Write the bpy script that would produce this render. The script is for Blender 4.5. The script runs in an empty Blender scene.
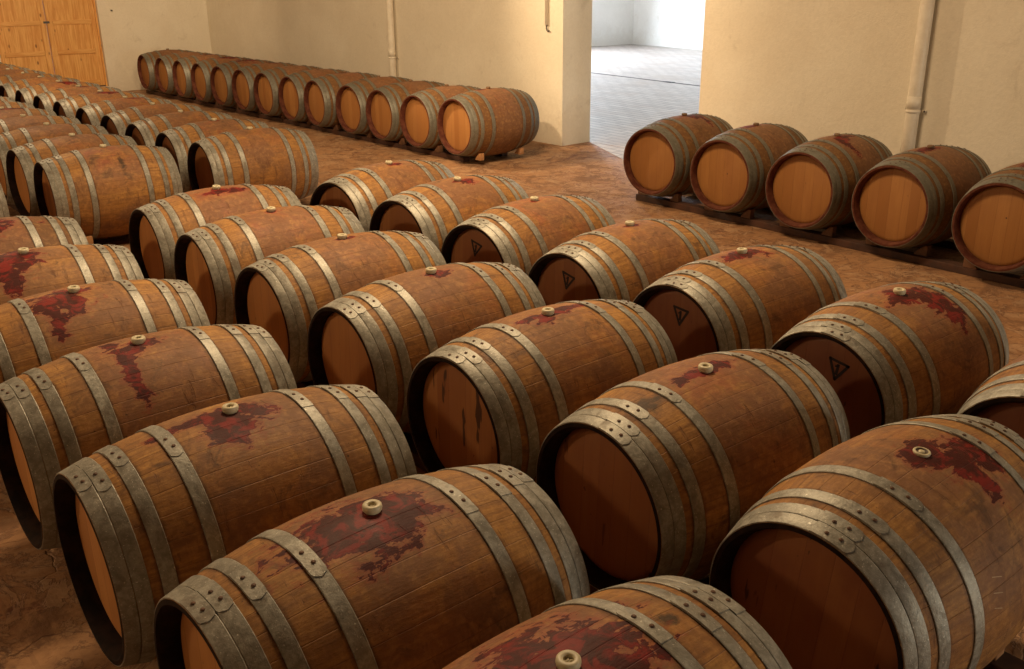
import bpy, bmesh, math, random
from mathutils import Vector, Matrix, Euler
PI = math.pi
SC = bpy.context.scene
COL = SC.collection
rnd = random.Random(7)

# ------------------------------------------------------------------ node helper
class N:
    """small wrapper that builds a node tree by expressions"""
    def __init__(s, name):
        s.m = bpy.data.materials.new(name); s.m.use_nodes = True
        s.t = s.m.node_tree; s.t.nodes.clear()
        s.out = s.t.nodes.new('ShaderNodeOutputMaterial')
        s.b = s.t.nodes.new('ShaderNodeBsdfPrincipled')
        s.t.links.new(s.b.outputs[0], s.out.inputs[0])
    def n(s, typ, **kw):
        x = s.t.nodes.new('ShaderNode' + typ)
        for k, v in kw.items(): setattr(x, k, v)
        return x
    def put(s, inp, v):
        if isinstance(v, bpy.types.NodeSocket): s.t.links.new(v, inp)
        elif isinstance(v, (tuple, list)):
            inp.default_value = tuple(v) if len(v) == len(inp.default_value) else tuple(v) + (1,)
        else: inp.default_value = v
    def math(s, op, a, b=0.0, c=None, clamp=False):
        x = s.n('Math', operation=op, use_clamp=clamp)
        s.put(x.inputs[0], a); s.put(x.inputs[1], b)
        if c is not None: s.put(x.inputs[2], c)
        return x.outputs[0]
    def add(s, a, b): return s.math('ADD', a, b)
    def sub(s, a, b): return s.math('SUBTRACT', a, b)
    def mul(s, a, b): return s.math('MULTIPLY', a, b)
    def sat(s, a): return s.math('ADD', a, 0.0, clamp=True)
    def smooth(s, v, lo, hi):
        x = s.n('MapRange', interpolation_type='SMOOTHSTEP')
        s.put(x.inputs[0], v); s.put(x.inputs[1], lo); s.put(x.inputs[2], hi)
        return x.outputs[0]
    def lin(s, v, lo, hi, a=0.0, b=1.0):
        x = s.n('MapRange')
        for i, q in enumerate((v, lo, hi, a, b)): s.put(x.inputs[i], q)
        return x.outputs[0]
    def mix(s, f, a, b, mode='MIX'):
        x = s.n('Mix', data_type='RGBA', blend_type=mode)
        s.put(x.inputs[0], f); s.put(x.inputs[6], a); s.put(x.inputs[7], b)
        return x.outputs[2]
    def vec(s, x, y, z=0.0):
        c = s.n('CombineXYZ'); s.put(c.inputs[0], x); s.put(c.inputs[1], y); s.put(c.inputs[2], z)
        return c.outputs[0]
    def sep(s, v):
        c = s.n('SeparateXYZ'); s.put(c.inputs[0], v); return c.outputs
    def noise(s, v, scale, det=4.0, rough=0.55, dist=0.0):
        x = s.n('TexNoise'); s.put(x.inputs['Vector'], v)
        x.inputs['Scale'].default_value = scale; x.inputs['Detail'].default_value = det
        x.inputs['Roughness'].default_value = rough; x.inputs['Distortion'].default_value = dist
        return x.outputs[0]
    def vmath(s, op, a, b=(0, 0, 0)):
        x = s.n('VectorMath', operation=op); s.put(x.inputs[0], a); s.put(x.inputs[1], b); return x.outputs[0]
    def attr(s, name):
        x = s.n('Attribute', attribute_type='OBJECT', attribute_name=name); return x
    def bump(s, h, strength=0.3, dist=0.01):
        x = s.n('Bump'); s.put(x.inputs['Height'], h); x.inputs['Strength'].default_value = strength
        x.inputs['Distance'].default_value = dist
        s.t.links.new(x.outputs[0], s.b.inputs['Normal'])
    def obj(s): return s.n('TexCoord').outputs['Object']
    def pos(s): return s.n('NewGeometry').outputs['Position']
    def rand(s): return s.n('ObjectInfo').outputs['Random']
    def fin(s, col, rough=0.6, metal=0.0, spec=0.5):
        s.put(s.b.inputs['Base Color'], col); s.put(s.b.inputs['Roughness'], rough)
        s.put(s.b.inputs['Metallic'], metal); s.b.inputs['Specular IOR Level'].default_value = spec
        return s.m

# ------------------------------------------------------------------ materials
def mat_staves():
    k = N('oak_staves')
    p = k.obj(); x, y, z = k.sep(p)
    seed = k.mul(k.rand(), 37.0)
    ang = k.math('ARCTAN2', x, z)
    u = y; v = k.mul(ang, 0.34)
    V = k.vec(u, v, seed)
    # individual staves
    vo = k.n('TexVoronoi', voronoi_dimensions='1D', feature='F1')
    vd = k.n('TexVoronoi', voronoi_dimensions='1D', feature='DISTANCE_TO_EDGE')
    w = k.add(k.mul(ang, 30 / (2 * PI)), seed)
    for q in (vo, vd):
        k.put(q.inputs['W'], w); q.inputs['Scale'].default_value = 1.0; q.inputs['Randomness'].default_value = 0.55
    cell = k.sep(vo.outputs['Color'])[0]
    cell2 = k.sep(vo.outputs['Color'])[1]
    seam = k.smooth(vd.outputs['Distance'], 0.0, 0.03)
    grain = k.noise(k.vec(k.mul(u, 3.0), k.mul(v, 70.0), seed), 1.0, 5, .6)
    grain2 = k.noise(k.vec(k.mul(u, 9.0), k.mul(v, 160.0), seed), 1.0, 3, .6)
    blot = k.noise(V, 5.0, 5, .6, .4)
    blot2 = k.noise(k.vmath('ADD', V, (3.1, 7.7, 2.2)), 11.0, 5, .65, .6)
    fleck = k.noise(k.vec(k.mul(u, 150), k.mul(v, 30), seed), 1.0, 3, .6)
    c = k.mix(cell, (.50, .245, .060), (.62, .325, .085))
    c = k.mix(k.smooth(cell2, .6, 1.0), c, (.42, .19, .050))
    big = k.noise(k.vec(k.mul(u, 1.6), k.mul(v, 3.0), k.add(seed, 2.0)), 1.0, 3, .5)
    c = k.mix(k.lin(big, .35, .65, 0, .6), c, (.30, .145, .058))
    c = k.mix(k.lin(grain, .36, .66, 0, .75), c, (.22, .10, .036))
    c = k.mix(k.mul(k.smooth(blot, .45, .68), .65), c, (.22, .118, .062))
    c = k.mix(k.mul(k.smooth(k.attr('age').outputs['Fac'], 0.0, 1.0), .8), c, (.125, .062, .026))
    # reddish wine bloom over the belly, stronger on top
    bell = k.mul(k.sub(1.0, k.smooth(k.math('ABSOLUTE', u), .15, .215)), k.sub(1.0, k.smooth(k.math('ABSOLUTE', ang), .5, 1.5)))
    redam = k.attr('bloom').outputs['Fac']
    c = k.mix(k.mul(k.mul(bell, k.smooth(blot2, .3, .62)), redam), c, (.31, .10, .055))
    c = k.mix(k.mul(k.mul(k.sub(1.0, k.smooth(k.math('ABSOLUTE', u), .15, .215)), k.smooth(blot, .36, .56)), .75), c, (.23, .12, .066))
    # grime, dark scratches, and the dark band beside the hoops
    g = k.noise(k.vmath('ADD', V, (9.1, 1.7, 5.2)), 7.0, 6, .7, 1.0)
    c = k.mix(k.mul(k.smooth(g, .55, .70), .8), c, (.085, .05, .032))
    sc = k.noise(k.vec(k.mul(u, 34), k.mul(v, 6.0), k.add(seed, 4.0)), 1.0, 5, .7, .5)
    c = k.mix(k.mul(k.smooth(sc, .58, .66), .6), c, (.12, .055, .03))
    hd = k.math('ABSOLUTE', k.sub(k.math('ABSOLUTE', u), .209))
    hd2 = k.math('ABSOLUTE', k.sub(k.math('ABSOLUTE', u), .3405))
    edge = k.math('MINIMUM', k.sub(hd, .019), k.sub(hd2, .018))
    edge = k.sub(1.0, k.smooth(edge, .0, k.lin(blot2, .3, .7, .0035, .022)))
    c = k.mix(k.mul(edge, .9), c, (.055, .028, .016))  # shade line along the hoop edges painted into the wood, with grime
    # small black pocks
    pk = k.noise(k.vec(k.mul(u, 1.0), v, k.add(seed, 8.0)), 60.0, 2, .5)
    c = k.mix(k.mul(k.smooth(pk, .72, .76), .8), c, (.05, .03, .02))
    c = k.mix(k.mul(k.sub(1.0, seam), k.lin(blot2, .35, .6, .05, .5)), c, (.12, .05, .025))
    mic = k.noise(k.vec(k.mul(u, 55), k.mul(v, 170), seed), 1.0, 5, .7)
    c = k.mix(k.lin(mic, .42, .68, 0, .45), c, (.19, .078, .02))
    mot = k.noise(V, 34.0, 4, .65, .5)
    c = k.mix(k.lin(mot, .5, .75, 0, .4), c, (.17, .08, .032))
    c = k.mix(k.lin(mot, .5, .3, 0, .28), c, (.66, .35, .12))
    c = k.mix(k.lin(fleck, .45, .75, 0, .4), c, (.24, .11, .05))
    so = k.attr('soot'); s2 = k.attr('soot_reach')
    au, av, _ = k.sep(so.outputs['Vector']); ru, rv, _ = k.sep(s2.outputs['Vector'])
    du = k.math('DIVIDE', k.sub(u, au), ru); dv = k.math('DIVIDE', k.sub(v, av), rv)
    sd = k.add(k.sub(1.3, k.math('SQRT', k.add(k.mul(du, du), k.mul(dv, dv)))), k.mul(k.sub(blot2, .5), 4.0))
    c = k.mix(k.mul(k.smooth(sd, .2, 1.1), .85), c, (.045, .032, .02))
    # wine spilt round the bung: up to three blobs placed per barrel
    nz = k.noise(k.vec(k.mul(u, 13), k.mul(v, 16), k.mul(seed, 1.7)), 1.0, 6, .62, .5)
    nz2 = k.noise(k.vec(k.mul(u, 24), k.mul(v, 60), k.mul(seed, 1.3)), 1.0, 4, .6, .3)
    field = None
    for i in '123':
        a = k.attr('spill' + i); r = k.attr('reach' + i)
        au, av, _ = k.sep(a.outputs['Vector']); ru, rv, st = k.sep(r.outputs['Vector'])
        du = k.math('DIVIDE', k.sub(u, au), ru); dv = k.math('DIVIDE', k.sub(v, av), rv)
        d = k.math('SQRT', k.add(k.mul(du, du), k.mul(dv, dv)))
        f = k.sub(1.75, d)
        field = f if field is None else k.math('MAXIMUM', field, f)
    field = k.math('MAXIMUM', field, -2.0)
    field = k.add(field, k.mul(k.sub(nz, .5), 4.4))
    field = k.add(field, k.mul(k.sub(nz2, .5), 1.6))
    has = k.smooth(k.attr('reach1').outputs['Fac'], .0, .01)
    mask = k.mul(k.smooth(field, .46, .56), has)
    halo = k.mul(k.smooth(field, .0, .5), has)
    wet = k.noise(k.vmath('ADD', V, (1.3, 4.4, 8.0)), 17.0, 4, .6, .8)
    c = k.mix(k.mul(halo, .35), c, (.34, .055, .035))
    rim = k.mul(k.smooth(field, .46, .56), k.sub(1.0, k.smooth(field, .62, .78)))
    sc_ = k.mix(k.smooth(wet, .46, .60), (.050, .003, .003), (.21, .011, .009))
    sc_ = k.mix(k.mul(rim, .7), sc_, (.07, .006, .007))
    sc_ = k.mix(k.lin(grain, .45, .75, 0, .35), sc_, (.02, .004, .004))
    c = k.mix(k.mul(mask, .93), c, sc_)
    rough = k.lin(blot, .3, .7, .5, .7)
    h = k.add(k.mul(seam, .3), k.add(k.mul(grain, .25), k.mul(grain2, .12)))
    h = k.add(h, k.mul(k.smooth(sc, .63, .70), -.25))
    h = k.add(h, k.mul(mic, .3))
    k.bump(h, .7, .005)
    return k.fin(c, rough, 0.0, .22)

def mat_head():
    k = N('oak_head')
    p = k.obj(); x, y, z = k.sep(p); seed = k.mul(k.rand(), 31.0)
    vo = k.n('TexVoronoi', voronoi_dimensions='1D', feature='F1')
    vd = k.n('TexVoronoi', voronoi_dimensions='1D', feature='DISTANCE_TO_EDGE')
    w = k.add(k.mul(x, 13.0), seed)
    for q in (vo, vd):
        k.put(q.inputs['W'], w); q.inputs['Scale'].default_value = 1.0; q.inputs['Randomness'].default_value = .7
    cell = k.sep(vo.outputs['Color'])[0]
    seam = k.smooth(vd.outputs['Distance'], 0, .03)
    grain = k.noise(k.vec(k.mul(x, 70), k.mul(z, 4), seed), 1.0, 5, .6, .3)
    blot = k.noise(k.vec(k.mul(x, 5), k.mul(z, 2.5), seed), 1.0, 4, .6, .4)
    c = k.mix(cell, (.40, .165, .042), (.60, .285, .085))
    c = k.mix(k.lin(grain, .35, .75, 0, .5), c, (.38, .15, .045))
    c = k.mix(k.mul(k.smooth(blot, .42, .7), .45), c, (.40, .17, .06))
    c = k.mix(k.mul(k.sub(1.0, seam), .5), c, (.16, .06, .025))
    c = k.mix(k.mul(k.attr('age').outputs['Fac'], .5), c, (.17, .07, .018))
    # darker red-brown tint, set per head
    head_tint = k.attr('head_tint').outputs['Fac']
    c = k.mix(k.sat(k.mul(head_tint, k.lin(blot, .2, .7, .75, 1.1))), c, (.20, .055, .028))
    # dark drips
    dr = k.noise(k.vec(k.mul(x, 26), k.mul(z, 4.5), k.add(seed, 3)), 1.0, 3, .5, .2)
    drip = k.attr('drip').outputs['Fac']
    c = k.mix(k.mul(k.smooth(dr, .66, .70), drip), c, (.05, .018, .012))
    spk = k.noise(k.vec(k.mul(x, 55), k.mul(z, 30), seed), 1.0, 2, .5)
    c = k.mix(k.mul(k.smooth(spk, .74, .78), .8), c, (.08, .035, .02))
    k.bump(k.add(k.mul(seam, .6), k.mul(grain, .3)), .35, .003)
    return k.fin(c, .55, 0, .35)

def mat_chime(name, c1, c2):
    k = N(name); p = k.obj()
    nz = k.noise(p, 22, 4, .6)
    return k.fin(k.mix(k.smooth(nz, .35, .7), c1, c2), .75, 0, .12)

def mat_hoop():
    k = N('galvanised_hoop')
    p = k.obj(); x, y, z = k.sep(p); seed = k.mul(k.rand(), 23.0)
    P = k.vmath('ADD', p, k.vec(seed, 0, 0))
    a = k.noise(P, 26, 5, .7, .6); b = k.noise(P, 90, 3, .7); sp = k.noise(P, 190, 2, .6)
    c = k.mix(k.smooth(a, .3, .7), (.22, .205, .165), (.42, .40, .335))
    c = k.mix(k.lin(b, .4, .7, 0, .5), c, (.17, .16, .13))
    stn = k.noise(P, 9, 4, .6, .5)
    c = k.mix(k.mul(k.smooth(stn, .56, .70), .55), c, (.16, .12, .085))
    c = k.mix(k.mul(k.smooth(sp, .66, .72), .8), c, (.80, .77, .66))
    r = k.add(k.lin(a, .3, .7, .42, .62), k.mul(k.smooth(stn, .56, .7), .15))
    k.bump(k.add(k.mul(a, .6), k.mul(b, .5)), .8, .003)
    c = k.mix(k.mul(k.attr('age').outputs['Fac'], .6), c, (.11, .10, .07))
    return k.fin(c, r, .38, .5)

def mat_plain(name, c, rough=.6, metal=0.0, c2=None, scale=20, bump=0.0):
    k = N(name); p = k.obj(); nz = k.noise(p, scale, 5, .6)
    col = k.mix(k.smooth(nz, .35, .7), c, c2 or tuple(q * .75 for q in c))
    if bump: k.bump(nz, bump, .005)
    return k.fin(col, rough, metal)

def mat_plaster(name, c1, c2, dirt):
    k = N(name); P = k.pos(); x, y, z = k.sep(P)
    a = k.noise(P, 1.1, 4, .6, .3); b = k.noise(P, 38, 4, .65); d = k.noise(P, 7, 5, .7, .5)
    c = k.mix(k.smooth(a, .35, .7), c1, c2)
    c = k.mix(k.lin(b, .4, .75, 0, .22), c, tuple(q * .72 for q in c1))
    low = k.sub(1.0, k.smooth(z, 0.0, k.lin(d, .3, .7, .15, 1.0)))
    c = k.mix(k.mul(low, .30), c, dirt)
    st = k.noise(k.vec(k.mul(x, 1.0), k.mul(y, 1.0), k.mul(z, .8)), 3.2, 6, .72, .6)
    c = k.mix(k.mul(k.smooth(st, .58, .72), .3), c, dirt)
    k.bump(k.add(k.mul(b, .6), k.mul(d, .6)), .55, .012)
    return k.fin(c, .85, 0, .2)

def mat_floor():
    k = N('stained_clay_floor'); P = k.pos(); x, y, z = k.sep(P)
    warp = k.vmath('ADD', P, k.vmath('MULTIPLY', k.n('TexNoise').outputs['Color'], (0, 0, 0)))
    a = k.noise(P, .9, 5, .6, .6); b = k.noise(P, 3.4, 6, .68, 1.0); f = k.noise(P, 16, 5, .65, .4)
    c = k.mix(k.smooth(a, .3, .7), (.34, .170, .075), (.47, .255, .120))
    c = k.mix(k.mul(k.smooth(b, .46, .62), .65), c, (.13, .06, .030))
    pale = k.noise(k.vmath('ADD', P, (7, 3, 1)), 2.3, 5, .65, 1.4)
    c = k.mix(k.mul(k.smooth(pale, .55, .66), .55), c, (.50, .32, .18))
    wine = k.noise(k.vmath('ADD', P, (1, 9, 4)), 1.9, 6, .7, 1.2)
    c = k.mix(k.mul(k.smooth(wine, .57, .66), .8), c, (.13, .035, .022))
    vo = k.n('TexVoronoi', feature='DISTANCE_TO_EDGE', voronoi_dimensions='2D')
    nn = k.n('TexNoise'); k.put(nn.inputs['Vector'], P); nn.inputs['Scale'].default_value = 5; nn.inputs['Detail'].default_value = 4
    k.put(vo.inputs['Vector'], k.vmath('ADD', P, k.vmath('MULTIPLY', nn.outputs['Color'], (.28, .28, .0))))
    vo.inputs['Scale'].default_value = 2.6
    crack = k.sub(1.0, k.smooth(vo.outputs['Distance'], .004, .018))
    c = k.mix(k.mul(k.mul(crack, k.smooth(a, .42, .6)), .55), c, (.09, .035, .02))
    # faint square tile joints
    br = k.n('TexBrick'); k.put(br.inputs['Vector'], k.vec(x, y, 0)); br.offset = 0
    br.inputs['Scale'].default_value = 1.0; br.inputs['Mortar Size'].default_value = .008
    br.inputs['Brick Width'].default_value = .42; br.inputs['Row Height'].default_value = .42
    c = k.mix(k.mul(br.outputs['Fac'], .22), c, (.16, .07, .035))
    fk = k.noise(k.vmath('ADD', P, (5, 2, 7)), 4.6, 7, .72, .9)
    flake = k.smooth(fk, .52, .545)
    c = k.mix(k.mul(flake, .45), c, (.50, .31, .17))
    fe = k.mul(k.smooth(fk, .495, .515), k.sub(1.0, k.smooth(fk, .52, .545)))
    c = k.mix(k.mul(fe, .5), c, (.09, .035, .02))
    c = k.mix(k.lin(f, .4, .7, 0, .5), c, (.20, .09, .04))
    k.bump(k.add(k.mul(b, .5), k.add(k.mul(f, .35), k.add(k.mul(crack, -.5), k.mul(flake, .35)))), .6, .02)
    return k.fin(c, k.lin(b, .3, .7, .5, .75), 0, .35)

def mat_pavers():
    k = N('brick_pavers'); P = k.pos(); x, y, z = k.sep(P)
    a0 = math.radians(173.5)
    xr = k.add(k.mul(x, math.cos(a0)), k.mul(y, math.sin(a0)))
    yr = k.add(k.mul(x, -math.sin(a0)), k.mul(y, math.cos(a0)))
    br = k.n('TexBrick'); k.put(br.inputs['Vector'], k.vec(xr, yr, 0))
    br.inputs['Scale'].default_value = 1.0; br.inputs['Mortar Size'].default_value = .012
    br.inputs['Brick Width'].default_value = .40; br.inputs['Row Height'].default_value = .14
    br.inputs['Color1'].default_value = (.56, .50, .45, 1); br.inputs['Color2'].default_value = (.44, .38, .34, 1)
    br.inputs['Mortar'].default_value = (.22, .18, .17, 1)
    a = k.noise(P, 1.3, 5, .65, .5); b = k.noise(P, 9, 5, .7)
    c = k.mix(k.mul(k.smooth(a, .45, .7), .55), br.outputs['Color'], (.40, .30, .24))
    c = k.mix(k.lin(b, .4, .8, 0, .4), c, (.30, .25, .22))
    k.bump(k.sub(1.0, br.outputs['Fac']), .6, .01)
    return k.fin(c, .45, 0, .5)

def mat_pine():
    k = N('knotty_pine'); p = k.obj(); x, y, z = k.sep(p)
    long_ = k.attr('across').outputs['Fac']           # 1 when the board runs level
    A = k.add(k.mul(y, k.sub(1.0, long_)), k.mul(z, long_))
    B = k.add(k.mul(z, k.sub(1.0, long_)), k.mul(y, long_))
    seed = k.mul(k.rand(), 17)
    g = k.noise(k.vec(k.mul(A, 34), k.mul(B, 2.2), seed), 1.0, 4, .6, .8)
    c = k.mix(k.smooth(g, .3, .7), (.78, .44, .14), (.60, .27, .06))
    kn = k.n('TexVoronoi', feature='F1', voronoi_dimensions='3D')
    k.put(kn.inputs['Vector'], k.vec(k.mul(A, 7.0), k.mul(B, 3.6), seed)); kn.inputs['Scale'].default_value = 1.0
    knot = k.sub(1.0, k.smooth(kn.outputs['Distance'], .05, .16))
    c = k.mix(k.mul(knot, .85), c, (.16, .055, .015))
    bl = k.noise(p, 3, 4, .6); c = k.mix(k.mul(k.smooth(bl, .5, .75), .3), c, (.62, .25, .05))
    k.bump(g, .2, .003)
    return k.fin(c, .5, 0, .4)

M = {}
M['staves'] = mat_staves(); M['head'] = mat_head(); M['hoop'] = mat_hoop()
M['chime_dark'] = mat_chime('chime_black', (.010, .006, .005), (.028, .014, .009))
M['chime_red'] = mat_chime('chime_wine', (.075, .020, .012), (.13, .045, .024))
M['rivet'] = mat_plain('rusty_rivet', (.13, .065, .035), .6, .4, (.06, .03, .02), 80)
M['bung'] = mat_plain('cream_silicone', (.62, .55, .36), .45, 0, (.50, .42, .26), 30)
M['bung_wood'] = mat_plain('wooden_bung', (.20, .11, .05), .6)
M['bunghole'] = mat_plain('bung_hole', (.10, .06, .03), .6)
M['wall'] = mat_plaster('cellar_plaster', (.74, .66, .52), (.80, .73, .59), (.46, .38, .28))
M['wall_out'] = mat_plaster('hall_plaster', (.80, .78, .74), (.86, .84, .80), (.62, .55, .46))
M['floor'] = mat_floor(); M['pavers'] = mat_pavers(); M['pine'] = mat_pine()
M['timber'] = mat_plain('rack_timber', (.085, .034, .018), .7, 0, (.04, .018, .012), 9, .3)
M['wedge'] = mat_plain('wedge_wood', (.46, .23, .09), .65, 0, (.30, .14, .055), 14, .3)
M['wedge_dark'] = mat_plain('dark_wedge', (.17, .075, .035), .7, 0, (.10, .045, .02), 14, .3)  # darker wedge wood for the two wall rows
M['pipe'] = mat_plain('painted_pipe', (.78, .70, .56), .5, 0, (.70, .61, .47), 12)
M['steel'] = mat_plain('dark_steel', (.12, .10, .08), .45, .7)
M['mark'] = mat_plain('branded_black', (.022, .010, .008), .7)
M['chalk'] = mat_plain('pale_chalk', (.55, .38, .22), .8)
M['ceiling'] = mat_plaster('dark_timber_ceiling', (.16, .10, .06), (.20, .13, .08), (.10, .06, .04))
M['ceiling_hall'] = mat_plaster('hall_ceiling', (.5, .48, .45), (.55, .53, .5), (.4, .38, .35))
M['grate'] = mat_plain('drain_grate', (.035, .035, .04), .5, .5)

# ------------------------------------------------------------------ mesh helpers
def mesh_from(name, verts, faces, mats, fm=None, smooth=True):
    me = bpy.data.meshes.new(name); me.from_pydata(verts, [], faces); me.update()
    for m in mats: me.materials.append(m)
    if fm: me.polygons.foreach_set('material_index', fm)
    if smooth: me.polygons.foreach_set('use_smooth', [True] * len(me.polygons))
    me.validate(); return me

def recalc(me):
    bm = bmesh.new(); bm.from_mesh(me); bmesh.ops.recalc_face_normals(bm, faces=bm.faces); bm.to_mesh(me); bm.free()

def link(name, me, parent=None, loc=(0, 0, 0), rot=(0, 0, 0)):
    o = bpy.data.objects.new(name, me); COL.objects.link(o); o.location = loc; o.rotation_euler = rot
    o.parent = parent; return o

def revolve(name, prof, mats, pm, seg=96, closed=True, smooth=True, sharp=True):
    """prof: list of (r, y) revolved round the y axis; pm: material index per profile segment"""
    vs, fs, fm = [], [], []
    n = len(prof)
    for r, y in prof:
        for i in range(seg):
            a = 2 * PI * i / seg; vs.append((r * math.sin(a), y, r * math.cos(a)))
    m = n if closed else n - 1
    for j in range(m):
        j2 = (j + 1) % n
        for i in range(seg):
            i2 = (i + 1) % seg
            fs.append((j * seg + i, j * seg + i2, j2 * seg + i2, j2 * seg + i)); fm.append(pm[j] if isinstance(pm, list) else pm)
    me = mesh_from(name, vs, fs, mats, fm, smooth); recalc(me)
    if sharp:
        bm = bmesh.new(); bm.from_mesh(me)
        for e in bm.edges:
            if len(e.link_faces) == 2 and e.calc_face_angle(0) > math.radians(28): e.smooth = False
        bm.to_mesh(me); bm.free()
    return me

def box_bm(bm, c, s, rot=0.0, mi=0, bev=0.0):
    M_ = Matrix.Translation(c) @ Matrix.Rotation(rot, 4, 'Z') @ Matrix.Diagonal((*s, 1))
    g = bmesh.ops.create_cube(bm, size=1, matrix=M_)
    fs = set(f for v in g['verts'] for f in v.link_faces)
    for f in fs: f.material_index = mi
    if bev:
        es = set(e for f in fs for e in f.edges)
        bmesh.ops.bevel(bm, geom=list(es), offset=bev, segments=2, affect='EDGES', profile=.6)

def box(name, c, s, mat, rot=0.0, bev=0.0, parent=None, origin=None):
    bm = bmesh.new(); o0 = Vector(origin if origin is not None else c)
    box_bm(bm, Vector(c) - o0, s, 0, 0, bev)
    me = bpy.data.meshes.new(name); bm.to_mesh(me); bm.free(); me.materials.append(mat)
    o = link(name, me, parent, o0, (0, 0, rot)); return o

def struct(o): o['kind'] = 'structure'; return o
def tag(o, label, cat, group=None):
    o['label'] = label; o['category'] = cat
    if group: o['group'] = group
    return o

# ------------------------------------------------------------------ barrel
L, RB, RH = 0.938, 0.345, 0.279
H2 = L / 2
def rad(y):
    t = abs(y) / H2
    return RB - (RB - RH) * t ** 2.05
def staves_mesh(chime):
    prof, pm = [], []
    n = 40
    for i in range(n + 1):
        y = -H2 + L * i / n; prof.append((rad(y), y)); pm.append(0)
    pm[-1] = 1
    # far chime, bevel, head seat, inner bore, near chime
    prof += [(RH - .013, H2 + .001), (RH - .024, H2 - .020), (RH - .026, H2 - .056), (RH - .026, -H2 + .056), (RH - .024, -H2 + .020), (RH - .013, -H2 - .001)]
    pm += [1, 1, 1, 1, 1, 1]
    pm = pm[:n] + [1] * (len(prof) - n)
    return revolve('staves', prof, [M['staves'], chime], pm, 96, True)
def head_mesh():
    R = RH - .0265
    prof = [(0.0005, -.008), (R - .022, -.008), (R - .004, -.002), (R, .001), (R, .010), (0.0005, .010)]
    return revolve('head', prof, [M['head']], 0, 72, False)
HOOPS = [.4485, .4077, .3405, .209]            # centre distance from the middle
HW = .0195                                    # half width
def hoop_mesh(yc):
    """band sprung round the barrel at |y| = yc (end side = -y), with riveted lap and round tongue"""
    vs, fs, fm = [], [], []
    seg = 96; off = .0028
    w = HW
    prof = [(-w, .0005), (-w, off), (-w + .002, off + .0012), (w - .002, off + .0012), (w, off), (w, .0005)]
    for i in range(seg):
        a = 2 * PI * i / seg
        for (dy, o) in prof:
            y = -yc + dy
            r = rad(y) + o; vs.append((r * math.sin(a), dy, r * math.cos(a)))
    m = len(prof)
    for i in range(seg):
        i2 = (i + 1) % seg
        for j in range(m - 1):
            fs.append((i * m + j, i * m + j + 1, i2 * m + j + 1, i2 * m + j)); fm.append(0)
    # lap: second layer from -len to +len, tongue end rounded on the + side
    base = len(vs); la, n = .19, 16
    rows = []
    for i in range(n + 1):
        t = i / n; a = -la + 2 * la * t
        d = (a - (la - .05)) / .05
        hw = w * (math.sqrt(max(0.0, 1 - min(1, d) ** 2)) if d > 0 else 1.0)
        hw = max(hw, .002)
        row = []
        for (sy, o) in ((-1, .003), (-1, .0062), (1, .0062), (1, .003)):
            y = -yc + sy * hw; r = rad(y) + o
            row.append(len(vs)); vs.append((r * math.sin(a), sy * hw, r * math.cos(a)))
        rows.append(row)
    for i in range(n):
        A, B = rows[i], rows[i + 1]
        for j in range(3): fs.append((A[j], A[j + 1], B[j + 1], B[j])); fm.append(0)
    fs.append((rows[0][0], rows[0][1], rows[0][2], rows[0][3])); fm.append(0)
    fs.append((rows[-1][3], rows[-1][2], rows[-1][1], rows[-1][0])); fm.append(0)
    # two domed rivets
    for a, dy in ((-.062, -.003), (.062, .003)):
        c = []
        R0 = .0062; r = rad(-yc + dy) + .0062
        C = Vector((r * math.sin(a), dy, r * math.cos(a))); nrm = Vector((math.sin(a), 0, math.cos(a)))
        t1 = Vector((math.cos(a), 0, -math.sin(a))); t2 = Vector((0, 1, 0))
        rings = []
        for (rr, hh) in ((R0, 0), (R0 * .85, .0022), (R0 * .45, .0036)):
            ring = []
            for q in range(10):
                th = 2 * PI * q / 10
                ring.append(len(vs)); vs.append(tuple(C + t1 * rr * math.cos(th) + t2 * rr * math.sin(th) + nrm * hh))
            rings.append(ring)
        for k_ in range(2):
            for q in range(10):
                q2 = (q + 1) % 10
                fs.append((rings[k_][q], rings[k_][q2], rings[k_ + 1][q2], rings[k_ + 1][q])); fm.append(1)
        fs.append(tuple(rings[2])); fm.append(1)
    me = mesh_from('hoop', vs, fs, [M['hoop'], M['rivet']], fm, True)
    bm = bmesh.new(); bm.from_mesh(me)
    bmesh.ops.recalc_face_normals(bm, faces=bm.faces)
    for e in bm.edges:
        if len(e.link_faces) == 2 and e.calc_face_angle(0) > math.radians(28): e.smooth = False
    bm.to_mesh(me); bm.free()
    return me
def bung_mesh():
    # z up, origin at the barrel surface: flared silicone plug with a recessed crossed top
    prof = [(.0185, -.012), (.0205, .001), (.0235, .004), (.0245, .010), (.0235, .0165), (.0215, .019), (.0125, .019), (.0105, .017), (.0095, .006), (.0006, .005)]
    seg = 28; vs, fs, fm = [], [], []
    for r, z in prof:
        for i in range(seg):
            a = 2 * PI * i / seg; vs.append((r * math.cos(a), r * math.sin(a), z))
    for j in range(len(prof) - 1):
        for i in range(seg):
            i2 = (i + 1) % seg
            fs.append((j * seg + i, j * seg + i2, (j + 1) * seg + i2, (j + 1) * seg + i)); fm.append(1 if j == len(prof) - 2 else 0)
    b = len(vs)
    for ang in (.6, .6 + PI / 2):                  # cross bar in the recess
        c, s_ = math.cos(ang), math.sin(ang); k0 = len(vs)
        for (x, y) in ((-.0098, -.0018), (.0098, -.0018), (.0098, .0018), (-.0098, .0018)):
            for z in (.0052, .0125): vs.append((x * c - y * s_, x * s_ + y * c, z))
        q = lambda *a: tuple(k0 + i for i in a)
        fs += [q(1, 3, 5, 7), q(0, 2, 3, 1), q(2, 4, 5, 3), q(4, 6, 7, 5), q(6, 0, 1, 7)]; fm += [0] * 5
    me = mesh_from('bung', vs, fs, [M['bung'], M['bunghole']], fm, True); recalc(me)
    return me
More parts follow.
